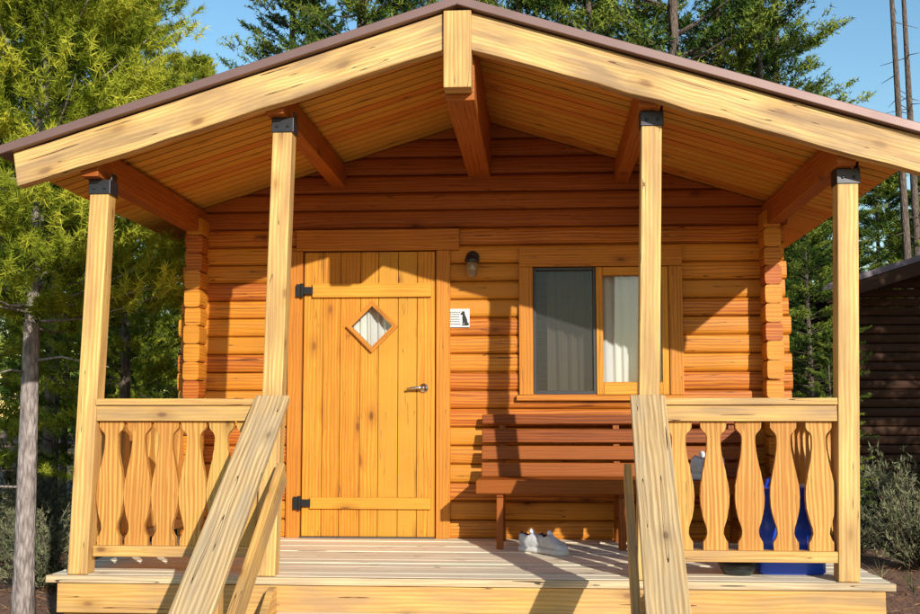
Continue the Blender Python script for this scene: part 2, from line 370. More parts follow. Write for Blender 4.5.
# railings
bp=[(0,.064),(.06,.064),(.085,.052),(.12,.042),(.16,.044),(.24,.062),(.32,.073),(.40,.076),(.48,.073),(.58,.060),(.68,.045),(.76,.037),(.83,.035),(.865,.037),(.885,.050),(.905,.067),(1,.069)]
n=len(bp)
hb=.70; zb0=.875
def baluster_mesh():
    K=48
    mb=MB(); T=[i/K for i in range(K+1)]
    W=[]
    for t in T:
        for i in range(n-1):
            if bp[i][0]<=t<=bp[i+1][0]+1e-9:
                f=(t-bp[i][0])/(bp[i+1][0]-bp[i][0]); W.append(bp[i][1]*(1-f)+bp[i+1][1]*f+random.uniform(-.0008,.0008)); break
    d=.018; r=random.random()
    for i,t in enumerate(T):
        z=t*hb
        mb.v+= [(-W[i],-d,z),(W[i],-d,z),(W[i],d,z),(-W[i],d,z)]
    o=r*40
    for i in range(K):
        a=i*4;b=a+4;z0=T[i]*hb+o;z1=T[i+1]*hb+o
        mb.face([a,a+1,b+1,b],[(z0,-W[i]+r),(z0,W[i]+r),(z1,W[i+1]+r),(z1,-W[i+1]+r)],r)
        mb.face([a+1,a+2,b+2,b+1],[(z0,.3),(z0,.33),(z1,.33),(z1,.3)],r)
        mb.face([a+2,a+3,b+3,b+2],[(z0,W[i]),(z0,-W[i]),(z1,-W[i+1]),(z1,W[i+1])],r)
        mb.face([a+3,a,b,b+3],[(z0,.3),(z0,.33),(z1,.33),(z1,.3)],r)
    mb.face([3,2,1,0],[(0,0)]*4,r); e=K*4; mb.face([e,e+1,e+2,e+3],[(0,0)]*4,r)
    me=mb.mesh('baluster'); me.materials.append(mBAL); return me
BM=[baluster_mesh() for _ in range(7)]
bi=0
def railing(p0,p1,nb):
    global bi
    p0=V(p0);p1=V(p1);d=(p1-p0).normalized();side=V((-d.y,d.x,0))
    mb=MB(); z=V((0,0,1))
    mb.board(p0+z*1.655,p1+z*1.655,.135,.036,side,z)
    mb.board(p0+z*1.593,p1+z*1.593,.098,.085,side,z)
    o=part('railing',mb,mRAIL,cabin,bevel=.004,label='porch railing with flat sawn vase-shaped balusters')
    lr=MB(); lr.board(p0+z*.845,p1+z*.845,.09,.058,side,z); part('bottom_rail',lr,mRAIL,o,bevel=.004)
    Ln=(p1-p0).length; a=math.atan2(d.y,d.x)
    for k in range(nb):
        q=p0+d*(Ln*(k+.5)/nb)
        b=part('baluster',None,mBAL,o,mesh=BM[bi%7],loc=(q.x,q.y,zb0)); b.rotation_euler=(0,0,a+random.uniform(-.03,.03)); bi+=1
railing((XC-2.056+.057-.01,YF,0),(XC-1.02-.065,YF,0),6)
railing((XC+1.02+.055,YF,0),(XC+2.056-.067,YF,0),5)
railing((XC-2.08,YF+.06,0),(XC-2.08,YW-.21,0),11)
railing((XC+2.06,YF+.06,0),(XC+2.06,YW-.21,0),11)
# door -----------------------------------------------------
dm=MB(); x=door[0]+.004; ws=[.14,.125,.145,.13,.14,.135,.13]; tot=sum(ws); sc=(door[1]-door[0]-.008)/tot
dc=(-1.196,2.215); R=.155
for w in ws:
    w*=sc
    x0,x1=x+.002,x+w-.002
    def zlim(xx,s): 
        return dc[1]+s*max(0,R-abs(xx-dc[0]))
    if x1<dc[0]-R or x0>dc[0]+R:
        dm.bx(x0,x1,YW-.035,YW+.01,DZ+.012,door[3]-.006,'z')
    else:
        xs=sorted(set([x0,x1]+[t for t in (dc[0]-R,dc[0],dc[0]+R) if x0<t<x1])); r=random.random()
        lo=[(t,zlim(t,-1)) for t in xs]; hi=[(t,zlim(t,1)) for t in xs]
        dm_list=[[(x0,DZ+.012),(x1,DZ+.012)]+lo[::-1], hi+[(x1,door[3]-.006),(x0,door[3]-.006)]]
        for pl in dm_list:
            b0=len(dm.v); m_=len(pl)
            for yy in (YW-.035,YW+.01): dm.v.extend([(a,yy,b) for a,b in pl])
            o=r*20
            dm.face(list(range(b0,b0+m_)),[(b+o,a+r*5) for a,b in pl],r)
            dm.face(list(range(b0+m_,b0+2*m_))[::-1],[(b+o,a) for a,b in pl][::-1],r)
            for k in range(m_):
                k2=(k+1)%m_; dm.face([b0+k,b0+k2,b0+m_+k2,b0+m_+k],[(0,0)]*4,r)
    x+=w
for z0,z1 in ((2.425,2.525),(.925,1.005)):
    dm.bx(door[0]+.07,door[1]-.03,YW-.062,YW-.036,z0,z1)
dr=part('door',dm,mDOOR,cabin,bevel=.003,label='yellow pine plank door with knots and a diamond window')
df=MB(); 
for sx in (-1,1):
    for sz in (-1,1):
        a=V((dc[0]+sx*(R+.012),YW-.052,dc[1])); b=V((dc[0],YW-.052,dc[1]+sz*(R+.012)))
        d=(b-a).normalized(); nr=V((0,-1,0)); side=d.cross(nr)
        out=1 if side.dot(a-V((dc[0],YW-.052,dc[1])))>0 else -1
        w=.030
        df.prism([(-w/2,-.014),(w/2,-.014),(w/2,.014),(-w/2,.014)],a,b,side*out,(0,1,0),end0=lambda p,q:-(p),end1=lambda p,q:(p))
part('window_frame',df,mTRIM,dr,label='diamond window frame')
gp=MB(); g=R
gp.v+=[(dc[0]-g,YW-.01,dc[1]),(dc[0],YW-.01,dc[1]-g),(dc[0]+g,YW-.01,dc[1]),(dc[0],YW-.01,dc[1]+g)]; gp.face([0,1,2,3],[(0,0)]*4,.5)
part('window_pane',gp,mGLASS,dr)
def curtain(x0,x1,z0,z1,y,amp=.012,fold=.05,n=60):
    mb=MB()
    nz=14
    for j in range(nz+1):
        for i in range(n+1):
            t=i/n; h=j/nz; xx=x0+(x1-x0)*t; 
            ph=xx/fold*2*math.pi
            mb.v.append((xx,y+amp*math.sin(ph+.9*math.sin(ph*.37)+h*.5)+.004*math.sin(ph*2.3+h*2),z0+(z1-z0)*h))
    for j in range(nz):
        for i in range(n):
            a=j*(n+1)+i; mb.face([a,a+1,a+n+2,a+n+1],[(0,0)]*4,.5)
    return mb
part('curtain',curtain(dc[0]-.17,dc[0]+.17,dc[1]-.18,dc[1]+.18,YW+.03,.01,.06),mCLOTH,dr,smooth=True)
for z in (2.475,.965):
    hg=MB()
    hg.bx(door[0]-.05,door[0]+.075,YW-.070,YW-.062,z-.026,z+.026); hg.bx(door[0]-.045,door[0]-.0,YW-.082,YW-.071,z-.045,z+.045,'z')
    hg.lathe([(.012,-.05),(.012,.05)],(door[0]-.002,YW-.078,z),10)
    part('hinge',hg,mBLACK,dr,bevel=.002)
hd=MB(); hx,hz=-.825,1.775
hd.lathe([(.034,0),(.034,.008),(.026,.016),(.012,.02),(.012,.05)],(hx,YW-.036,hz),20,'y')
hd.tube([(hx,YW-.082,hz),(hx-.03,YW-.088,hz+.002),(hx-.075,YW-.088,hz),(hx-.115,YW-.08,hz-.008)],[.011,.011,.009,.008],10)
part('handle',hd,mNICKEL,dr,smooth=True,label='lever door handle of brushed metal')
dt=MB()
dt.bx(door[0]-.105,door[0]-.004,YW-.052,YW+.03,DZ+.002,door[3]+.0,'z'); dt.bx(door[1]+.004,door[1]+.105,YW-.054,YW+.03,DZ+.002,door[3]+.0,'z')
dt.bx(door[0]-.05,door[1]+.17,YW-.062,YW+.03,door[3]+.003,door[3]+.155)
part('door_frame',dt,mTRIM,dr,bevel=.004)
tm=MB(); tm.bx(door[0]-.0,door[1]+.0,YW-.07,YW+.05,DZ+.002,DZ+.012); part('threshold',tm,mTHR,dr)
# window ---------------------------------------------------
w0,w1,wz0,wz1=win
wm=MB()
wm.bx(w0-.10,w0-.0,YW-.056,YW+.03,wz0-.035,wz1+.002,'z'); wm.bx(w1+.0,w1+.095,YW-.056,YW+.03,wz0-.035,wz1+.002,'z')
wm.bx(w0-.10,w1+.095,YW-.060,YW+.03,wz1+.004,wz1+.145); wm.bx(w0-.12,w1+.115,YW-.075,YW+.03,wz0-.075,wz0-.037)
wo=part('window',wm,mTRIM,cabin,bevel=.004,label='wide sliding window in a pine surround with curtains')
smid=.40
dk2=MB()
for a in ((w0+.002,w0+.02,wz0-.03,wz1,'z'),(smid-.022,smid-.002,wz0-.03,wz1,'z'),(w0+.021,smid-.023,wz1-.02,wz1,'x'),(w0+.021,smid-.023,wz0-.03,wz0-.005,'x')):
    dk2.bx(a[0],a[1],YW-.03,YW+.02,a[2],a[3],a[4])
part('screen_frame',dk2,mVINYL,wo,bevel=.002)
sc_=MB(); sc_.v+=[(w0+.02,YW-.01,wz0-.01),(smid-.022,YW-.01,wz0-.01),(smid-.022,YW-.01,wz1-.02),(w0+.02,YW-.01,wz1-.02)]; sc_.face([0,1,2,3],[(0,0)]*4,.5)
part('insect_screen',sc_,mSCREEN,wo)
ss=MB()
for a in ((smid,smid+.048,wz0-.034,wz1,'z'),(w1-.05,w1-.002,wz0-.034,wz1,'z'),(smid+.049,w1-.051,wz1-.06,wz1,'x'),(smid+.049,w1-.051,wz0-.034,wz0+.055,'x')):
    ss.bx(a[0],a[1],YW-.042,YW+.02,a[2],a[3],a[4])
part('sash',ss,mDOOR,wo,bevel=.004)
for a,b in ((w0+.02,smid-.02),(smid+.045,w1-.045)):
    wg=MB(); wg.v+=[(a,YW+.005,wz0-.01),(b,YW+.005,wz0-.01),(b,YW+.005,wz1-.02),(a,YW+.005,wz1-.02)]; wg.face([0,1,2,3],[(0,0)]*4,.5)
    part('window_pane',wg,mGLASS,wo)
part('curtain',curtain(w0+.10,smid+.02,wz0-.05,wz1,YW+.12,.014,.085),mGREYCL,wo,smooth=True,label='grey-beige curtain behind the screen')
part('curtain',curtain(smid+.02,w1+.03,wz0-.05,wz1,YW+.07,.014,.07),mCLOTH,wo,smooth=True,label='white gathered curtain')
# wall lamp
lm=MB(); lx,lz=-.475,2.675
lm.lathe([(.05,0),(.05,.012),(.03,.02)],(lx,YW-.026,lz+.03),18,'y')
lm.tube([(lx,YW-.04,lz+.03),(lx,YW-.10,lz+.045),(lx,YW-.12,lz+.04)],.012,8)
lm.lathe([(.052,0),(.052,.014),(.044,.034),(.02,.05)],(lx,YW-.12,lz-.01),18)
lo=part('wall_lamp',lm,mSTEEL,cabin,smooth=False,label='small jar wall lamp with metal cap')
lg=MB(); lg.lathe([(.012,-.115),(.034,-.10),(.043,-.07),(.043,-.03),(.038,-.002)],(lx,YW-.12,lz-.01),18)
mJAR=plain('lamp_jar_glass',(.30,.20,.11),.08,0,.2); part('lamp_shade',lg,mJAR,lo,smooth=True)
# sign -----------------------------------------------------
sx,sz=-.572,2.272
sign=thing('pet_sign',(sx,YW-.04,sz),'small white plate with black dog silhouette on log wall','sign')
sg=MB(); sg.bx(sx-.074,sx+.074,YW-.040,YW-.026,sz-.066,sz+.066); part('plate',sg,mWHITE,sign,bevel=.002)
sd=MB(); ysg=YW-.0425
def flat(mb,pl,y,t=.002):
    b0=len(mb.v);m_=len(pl)
    for yy in (y,y+t): mb.v.extend([(a,yy,b) for a,b in pl])
    mb.face(list(range(b0,b0+m_)),[(0,0)]*m_,.5); mb.face(list(range(b0+m_,b0+2*m_))[::-1],[(0,0)]*m_,.5)
    for k in range(m_):
        k2=(k+1)%m_; mb.face([b0+k,b0+k2,b0+m_+k2,b0+m_+k],[(0,0)]*4,.5)
dog=[(.012,.030),(.020,.036),(.024,.046),(.030,.040),(.036,.046),(.040,.036),(.042,.022),(.050,.008),(.058,-.010),(.061,-.026),(.066,-.034),(.070,-.026),(.071,-.040),(.064,-.047),(.030,-.047),(.030,-.043),(.038,-.038),(.036,-.026),(.030,-.043),(.028,-.047),(.018,-.047),(.020,-.042),(.024,-.040),(.024,-.015),(.022,.004),(.026,.018),(.016,.020),(.008,.024)]
flat(sd,[(sx+a,sz+b*1.15) for a,b in dog],ysg)
for i in range(6):
    x=sx-.064
    while x<sx+.002:
        w=random.uniform(.004,.009); flat(sd,[(x,sz+.040-i*.017),(x+w,sz+.040-i*.017),(x+w,sz+.046-i*.017),(x,sz+.046-i*.017)],ysg); x+=w+.003
part('marking',sd,mINK,sign)
# bench ----------------------------------------------------
bx0,bx1=-.415,1.46; 
bench=thing('bench',((bx0+bx1)/2,7.65,DZ),'red-brown stained slatted wooden bench against the cabin wall','bench')
bs=MB()
for k in range(4): bs.bx(bx0,bx1,7.40+k*.108,7.40+k*.108+.095,1.125,1.165)
bs.bx(bx0-.005,bx1+.005,7.375,7.397,1.075,1.16)
part('seat',bs,mBENCH,bench,bevel=.006)
bb=MB(); bd=V((0,.13,.46)).normalized(); bu=V((0,-.46,.13)).normalized()
for k in range(4):
    c=V((0,7.815,1.190))+bd*(k*.119+.02)
    bb.board((bx0+.01,c.y,c.z),(bx1-.01,c.y,c.z),.097 if k<3 else .07,.030,bd,bu)
part('backrest',bb,mBENCH,bench,bevel=.006)
for x in (bx0+.15,(bx0+bx1)/2,bx1-.15):
    lg=MB()
    lg.board((x,7.42,DZ+.002),(x,7.46,1.12),.045,.085,(1,0,0),(0,1,0)); lg.board((x,7.90,DZ+.002),(x,7.80,1.12),.045,.085,(1,0,0),(0,1,0))
    lg.board((x,7.40,1.085),(x,7.86,1.085),.046,.07,(1,0,0),(0,0,1)); lg.board((x,7.845,1.08),V((x,7.855,1.20))+bd*.39,.045,.05,(1,0,0),(0,1,0))
    lg.board((x,7.44,.86),(x,7.86,.86),.03,.06,(1,0,0),(0,0,1))
    part('leg',lg,mBENCH,bench,bevel=.005)
# shoes ----------------------------------------------------
def shoe_meshes():
    up=MB(); so=MB(); la=MB()
    secs=[(0,.026,.080),(.03,.034,.098),(.10,.037,.106),(.18,.036,.102),(.27,.036,.096),(.36,.037,.095),(.44,.041,.090),(.55,.045,.076),(.68,.049,.061),(.80,.048,.050),(.90,.040,.042),(.97,.026,.032),(1,.010,.020)]
    rings=[];Ln=.285
    for s,w,h in secs:
        R=[]
        for k in range(20):
            a=2*math.pi*k/20-math.pi/2; c,sn=math.cos(a),math.sin(a)
            x=w*math.copysign(abs(c)**.8,c); z=.022+ (h*.5)+(h*.5)*math.copysign(abs(sn)**.85,sn)
            if .05<s<.34 and sn>.75: z-=.06 if sn>.9 else .04
            R.append((x+.008*math.sin(s*3)+random.uniform(-.0035,.0035),s*Ln,z+random.uniform(-.004,.004)*(z>.03)))
        rings.append(R)
    up.loft(rings,mf=lambda i,k: 1 if (1<=i<=4 and 7<=k<=12) else 0)
    out=[(w+.005,s*Ln) for s,w,h in secs]
    pl=[(a+.008*math.sin(b/Ln*3),b) for a,b in out]+[(-a+.008*math.sin(b/Ln*3),b) for a,b in out[::-1]]
    so.loft([[(a,b*1.02-.003,0) for a,b in pl],[(a*1.03,b*1.02-.003,.012) for a,b in pl],[(a,b*1.02-.003,.030) for a,b in pl]])
    for k in range(5):
        s=.40+k*.06; z=.022+.096-.120*(s-.38); la.tube([(-.026,s*Ln,z-.014),(0,s*Ln+.005,z+.002),(.026,s*Ln,z-.014)],.0045,6)
    la.tube([(0,.40*Ln,.11),(0,.33*Ln,.122),(0,.30*Ln,.132)],[.018,.02,.014],6)
    a,b,c=up.mesh('upper'),so.mesh('sole'),la.mesh('laces')
    a.materials.append(mSHOE);a.materials.append(mSHADK);b.materials.append(mSOLE);c.materials.append(mWHITE)
    for m in (a,b,c): m.polygons.foreach_set('use_smooth',[True]*len(m.polygons))
    return a,b,c
SM=shoe_meshes()
def shoe(loc,rot,label,sc=(.95,.82,1.02)):
    t=thing('sneaker',loc,label,'shoe','pairs of sneakers on the porch'); t.rotation_euler=(0,0,rot); t.scale=sc
    for nm,me in zip(('upper','sole','laces'),SM):
        o=bpy.data.objects.new(nm,me); COL.objects.link(o); o.parent=t
shoe((-.13,7.33,DZ+.003),math.radians(-118),'scuffed grey-white sneaker on the deck before the bench')
shoe((.00,7.24,DZ+.003),math.radians(-138),'scuffed grey-white sneaker on the deck before the bench')
shoe((1.00,7.44,1.168),math.radians(-35),'pale sneaker lying on the bench seat',(1.15,1,1.3))
shoe((1.16,7.44,1.168),math.radians(30),'pale sneaker lying on the bench seat',(1.15,1,1.3))
# blue container
jx,jy=1.36,6.45
jug=thing('water_container',(jx,jy,DZ),'tall blue plastic water container on the deck behind the railing','water container')
def rrect(hx,hy,z,r=.04,cx=jx,cy=jy):
    P=[]
    for q,(sx_,sy_) in enumerate(((1,1),(-1,1),(-1,-1),(1,-1))):
        for k in range(5):
            a=q*math.pi/2+k*math.pi/8; P.append((cx+sx_*(hx-r)+r*math.cos(a),cy+sy_*(hy-r)+r*math.sin(a),z))
    return P
jm=MB(); lv=[(.165,.13,0),(.18,.145,.012),(.18,.145,.14),(.172,.138,.15),(.172,.138,.165),(.18,.145,.175),(.18,.145,.31),(.172,.138,.32),(.172,.138,.335),(.18,.145,.345),(.175,.14,.42),(.14,.12,.455),(.10,.09,.465)]
jm.loft([rrect(a,b,DZ+.003+c) for a,b,c in lv]); part('body',jm,mBLUE,jug,smooth=True)
jh=MB(); jh.tube([(jx-.11,jy,DZ+.455),(jx-.10,jy,DZ+.50),(jx-.05,jy,DZ+.515),(jx+.02,jy,DZ+.51),(jx+.04,jy,DZ+.455)],.014,8); part('handle',jh,mBLUE,jug,smooth=True)
jc=MB(); jc.lathe([(.03,0),(.03,.03),(.026,.034)],(jx+.10,jy,DZ+.448),16); part('cap',jc,mWHITE,jug)
bo=thing('bowl',(1.07,6.34,DZ),'low dark bowl on the deck by the railing','bowl')
bmn=MB(); bmn.lathe([(.075,.003),(.095,.03),(.11,.065),(.102,.065),(.085,.03),(.06,.012),(.001,.011)],(1.07,6.34,DZ),24); part('dish',bmn,mEARTH,bo,smooth=True)
# ============================================================ SECOND CABIN
C2X,C2Y=6.50,17.0
cab2=thing('log_cabin',(C2X,C2Y,0),'dark brown shaded log cabin with purple-brown gabled roof among pines','cabin')
w2=MB(); zE=3.45; zR=zE+.35
for c in range(26):
    z0=.35+c*.135
    rr=2.15 if z0+.135<zE-.1 else max(.02,(zR+.42-(z0+.135))/S)
    rr=min(rr,2.15)
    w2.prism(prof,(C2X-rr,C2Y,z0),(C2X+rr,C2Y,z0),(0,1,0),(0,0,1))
part('wall',w2,mSHADELOG,cab2)
w3=MB()
for sgn in (-1,1):
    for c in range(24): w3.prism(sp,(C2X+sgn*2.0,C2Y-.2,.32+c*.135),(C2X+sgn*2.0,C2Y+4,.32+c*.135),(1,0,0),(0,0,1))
w3.bx(C2X-1.95,C2X+1.95,C2Y+3.9,C2Y+4,0.3,3.5); part('wall',w3,mSHADELOG,cab2,label='side and back log walls')
r2=MB(); zA=4.15
for sgn in (-1,1):
    dd=V((sgn,0,-S)).normalized(); up=V((sgn*S,0,1)).normalized()
    r2.prism([(0,-.05),(2.68,-.05),(2.68,.03),(0,.03)],(C2X,C2Y-1.0,zA),(C2X,C2Y+4.5,zA),dd,up)
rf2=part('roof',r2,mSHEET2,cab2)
b2=MB()
for sgn in (-1,1):
    a=V((C2X+sgn*.02,C2Y-.96,zA-.16)); dd=V((sgn,0,-S)).normalized(); up=V((sgn*S,0,1)).normalized()
    b2.board(a,a+dd*2.6,.09,.17,(0,1,0),up)
part('barge_board',b2,mSHADELOG,rf2)
# ============================================================ TREES
def npmesh(name,Vv,F,rnd,mat):
    me=bpy.data.meshes.new(name); k=F.shape[1]
    me.vertices.add(len(Vv)); me.vertices.foreach_set('co',Vv.astype(np.float32).ravel())
    me.loops.add(F.size); me.loops.foreach_set('vertex_index',F.astype(np.int32).ravel())
    me.polygons.add(len(F)); me.polygons.foreach_set('loop_start',np.arange(0,F.size,k,dtype=np.int32))
    me.update(calc_edges=True); me.validate()
    a=me.attributes.new('rnd','FLOAT','FACE'); a.data.foreach_set('value',rnd.astype(np.float32))
    me.materials.append(mat); return me
def nrm(a): return a/np.maximum(np.linalg.norm(a,axis=-1,keepdims=True),1e-6)
def needles(C,D,n,L,W,spread,tuft,base_r):
    Nn=len(C); c=np.repeat(C,n,0); d=np.repeat(D,n,0); r=np.repeat(base_r,n)
    c=c+d*(rng.random((Nn*n,1))*tuft)
    dr=nrm(d*1.0+rng.normal(size=(Nn*n,3))*spread)
    sd=nrm(np.cross(dr,rng.normal(size=(Nn*n,3))))*W/2
    ll=L*rng.uniform(.6,1.1,(Nn*n,1))
    Vv=np.stack([c-sd,c+sd,c+dr*ll],1).reshape(-1,3); F=np.arange(len(Vv)).reshape(-1,3)
    return Vv,F,np.clip(r+rng.normal(size=Nn*n)*.10,0,1)
def crown(H_,R_,cb,nbr,tpb,n,L,W,spread=.75,tuft=.1,top=.75,low=-.15,s0=.12,upb=.45,latw=.42,jit=.03):
    t=rng.random(nbr)**.85; z=H_*(cb+(1-cb)*t)
    prof_=((1-t)**top)*.92+.06; Lb=R_*prof_*rng.uniform(.45,1.2,nbr)
    az=rng.uniform(0,2*np.pi,nbr); el=low+.85*t+rng.normal(size=nbr)*.12
    h=np.stack([np.cos(az),np.sin(az),0*az],1); lat=np.stack([-np.sin(az),np.cos(az),0*az],1)
    s=rng.uniform(s0,1,(nbr,tpb))**.65
    P=np.stack([0*z,0*z,z],1)[:,None,:]+h[:,None,:]*(Lb[:,None]*s*np.cos(el)[:,None])[...,None]
    P[...,2]+=Lb[:,None]*(s*np.sin(el)[:,None]+.18*s**2*1.0)
    sg=rng.choice([-1,1],(nbr,tpb)); ll=(rng.uniform(.0,latw,(nbr,tpb))*Lb[:,None]*(1.15-s)+.02)
    ld=nrm(h[:,None,:]*.7+lat[:,None,:]*sg[...,None]*1.0+np.array([0,0,.25]))
    P=P+ld*ll[...,None]+rng.normal(size=P.shape)*jit
    D=nrm(ld*.6+h[:,None,:]*.7+np.array([0,0,upb])+rng.normal(size=P.shape)*.25)
    br=np.clip(.50+rng.normal(size=(nbr,1))*.20+(s-.6)*.65,0,1)
    br=np.broadcast_to(br,s.shape)
    V_,F_,r_=needles(P.reshape(-1,3),D.reshape(-1,3),n,L,W,spread,tuft,br.reshape(-1))
    return V_,F_,r_,(z,h,Lb,el)
def trunk_mesh(H_,r0,limbs,mat,wob=.05,nl=120,lw=.012,dead=0):
    mb=MB(); pts=[];rad=[]
    K=14; ph=random.random()*6
    for i in range(K+1):
        t=i/K; pts.append((wob*math.sin(t*4+ph)*t,wob*math.cos(t*3+ph)*t,-.1+t*(H_*.98+.1))); rad.append(r0*(1-t)**.8*.95+.012+ (r0*.25*max(0,1-t*18)))
    mb.tube(pts,rad,10)
    z,h,Lb,el=limbs
    for i in list(np.argsort(-Lb))[:nl]:
        P=[]
        for s in (0,.35,.7,.9): P.append((h[i][0]*Lb[i]*s*math.cos(el[i]),h[i][1]*Lb[i]*s*math.cos(el[i]),z[i]+Lb[i]*(s*math.sin(el[i])+.18*s*s)))
        mb.tube(P,[lw*1.6*(.4+Lb[i]*.5),lw*1.2*(.4+Lb[i]*.4),lw*.6,lw*.25],5)
    for i in range(dead):
        a=random.random()*6.28; zz=random.uniform(.08,.35)*H_; l=random.uniform(.3,.8)
        mb.tube([(0,0,zz),(math.cos(a)*l*.5,math.sin(a)*l*.5,zz+.02),(math.cos(a+.2)*l,math.sin(a+.2)*l,zz-.08*l)],[.012,.008,.003],5)
    me=mb.mesh('trunk'); me.materials.append(mat); me.polygons.foreach_set('use_smooth',[True]*len(me.polygons)); return me
def place_tree(tm,cmsh,loc,rot,scl,label,group):
    t=thing('pine_tree',loc,label,'pine tree',group); t.rotation_euler=(0,0,rot); t.scale=scl
    for nm,me in (('trunk',tm),('crown',cmsh)):
        if me is None: continue
        o=bpy.data.objects.new(nm,me); COL.objects.link(o); o.parent=t
# near pine: bottlebrush tufts, thick enough near the stem to hide the upper trunk
Vn,Fn,rn,lb=crown(6.4,1.40,.34,240,32,44,.085,.0095,1.3,.13,top=.25,low=.0,s0=.01,upb=.9,latw=.6,jit=.02)
place_tree(trunk_mesh(6.4,.078,lb,mBARK,.04,60,.007,3),npmesh('crown',Vn,Fn,rn,mNEAR),(-3.98,8.6,0),0,(1,1,1),'slender grey-barked pine with bright yellow-green needles beside the cabin','pines around the cabin')
Vn,Fn,rn,lb=crown(8.5,1.7,.10,170,26,40,.085,.011,1.3,.15,top=.5,low=-.05,s0=.10,upb=.8,latw=.5,jit=.02)
tA,cA=trunk_mesh(8.5,.09,lb,mBARK2,.05,60,.007,3),npmesh('crown',Vn,Fn,rn,mMID)
for loc,r,s in (((-4.35,11.6,0),1.0,.70),((-6.4,12.0,0),2.4,1.0),((-4.55,14.2,0),3.9,.72),((-6.9,15.6,0),5.1,1.25)):
    place_tree(tA,cA,loc,r,(s,s,s),'full pine with sunlit yellow-green needles beside the cabin','pines around the cabin')
# background variants
VAR=[]
for i,(Hh,Rr,cb) in enumerate(((14,2.1,.12),(15,1.9,.18),(13,2.3,.08),(16,2.0,.25))):
    Vn,Fn,rn,lb=crown(Hh,Rr,cb,210,20,16,.12,.025,1.4,.25,top=.65,low=-.1,upb=.7)
    VAR.append((trunk_mesh(Hh,.14,lb,mBARK2,.12,90,.014,10),npmesh('crown',Vn,Fn,rn,mFAR),Hh))
def far(d,Y,Hh,v=None):
    v=random.randrange(4) if v is None else v; tm_,cm_,h0=VAR[v]; s=Hh/h0; w=s*random.uniform(.9,1.15) if Hh>8 else s*1.5
    place_tree(tm_,cm_,(d*Y,Y,0),random.random()*6.28,(w,w,s),'tall dark green lodgepole pine added out of view to shade the second cabin' if Hh>8 else 'young bushy green pine','pines behind the cabin')
for d,Y,h in ((-.46,26,14),(-.385,23,13.5),
    (-.225,21,13.0),(-.165,17.5,13),(-.13,24,15),(-.095,18.5,11.5),(-.055,26,16),(-.02,19,13.5),(.05,18,12.0),(.085,24,15),(.12,18,14),(.165,20,14.5),(.21,23,15),(.195,18.3,10.0),
    (.305,29,8.2),(.345,33,9),(.385,30,8),(.42,34,9.5),(.46,28,9),(-.29,29,7.8),(-.30,20,4.8)): far(d,Y,h)
for d,Y,h in ((-.43,17,4.5),(-.38,15.5,3.6),(-.33,17,4.5),(.26,23,7.2),(.236,15.0,4.4),(.252,14.2,2.6),(.30,25,7.0),(.36,26,6),(.43,25,5),(.33,24,6.5)): far(d,Y,h)
for loc,s,v in (((7.6,10.2,0),.8,0),((8.9,11.6,0),.9,1),((9.6,9.2,0),.8,2),((7.9,12.4,0),.8,3)):  # unseen pines, added beside the view to shade the second cabin
    tm_,cm_,_=VAR[v]; place_tree(tm_,cm_,loc,v*1.3,(s,s,s),'tall dark green lodgepole pine added out of view to shade the second cabin','pines behind the cabin')
# bare snags
for px,py,ln,top in ((7.15,22.0,12,-.25),(7.82,23.5,13,-.20)):
    t=thing('dead_pine',(px,py,0),'thin bare dead pine trunk','dead tree','bare dead pines'); mb=MB()
    pts=[];rad=[]
    for i in range(13):
        s=i/12; pts.append((px+top*s,py,-.1+ln*s)); rad.append(.085*(1-s)+.03)
    mb.tube(pts,rad,8)
    for i in range(26):
        s=random.uniform(.25,1); a=random.random()*6.28; l=random.uniform(.2,.6); b=V((px+top*s,py,ln*s)); mb.tube([b,b+V((math.cos(a)*l,math.sin(a)*l,-.1))],[.012,.004],4)
    part('trunk',mb,mBARK2,t,smooth=True)
# far wood
Vs=[];Fs=[];Rs=[];off=0
for i in range(55):
    d=random.uniform(-.6,.6); Y=random.uniform(46,70); h=random.uniform(9,15)
    if .25<d<.5: h=random.uniform(7,11)
    if d<-.26: h=random.uniform(7,10)
    a,b,c,_=crown(h,2.6,.03,80,12,5,.5,.14,.8,.4,top=.7); a=a+np.array([d*Y,Y,0]); Vs.append(a);Fs.append(b+off);Rs.append(c);off+=len(a)
me=npmesh('distant_wood',np.concatenate(Vs),np.concatenate(Fs),np.concatenate(Rs),mFAR); o=bpy.data.objects.new('distant_wood',me); COL.objects.link(o); o['kind']='stuff'; o['label']='distant dark pine wood behind the cabins'; o['category']='wood'
# shrubs
def shrub_mesh():
    K=95; az=rng.uniform(0,2*np.pi,K); el=rng.uniform(.25,1.5,K); l=rng.uniform(.25,.78,K)
    d=np.stack([np.cos(az)*np.cos(el),np.sin(az)*np.cos(el),np.sin(el)],1)
    s=rng.uniform(.3,1,(K,14)); P=d[:,None,:]*(l[:,None]*s)[...,None]; P=P+rng.normal(size=P.shape)*.018
    D=np.broadcast_to(d[:,None,:]+np.array([0,0,.6]),P.shape); br=np.clip(.2+.6*s+rng.normal(size=(K,1))*.15,0,1)
    a,b,c=needles(P.reshape(-1,3),nrm(D.reshape(-1,3)),5,.055,.012,.6,.05,br.reshape(-1))
    mb=MB()
    for i in range(0,K): mb.tube([(0,0,0),tuple(d[i]*l[i]*.5),tuple(d[i]*l[i]*.95)],[.009,.005,.002],4)
    st_=mb.mesh('stems'); st_.materials.append(mBARK2)
    return npmesh('leaves',a,b,c,mSAGE),st_
SHV=[shrub_mesh() for _ in range(3)]
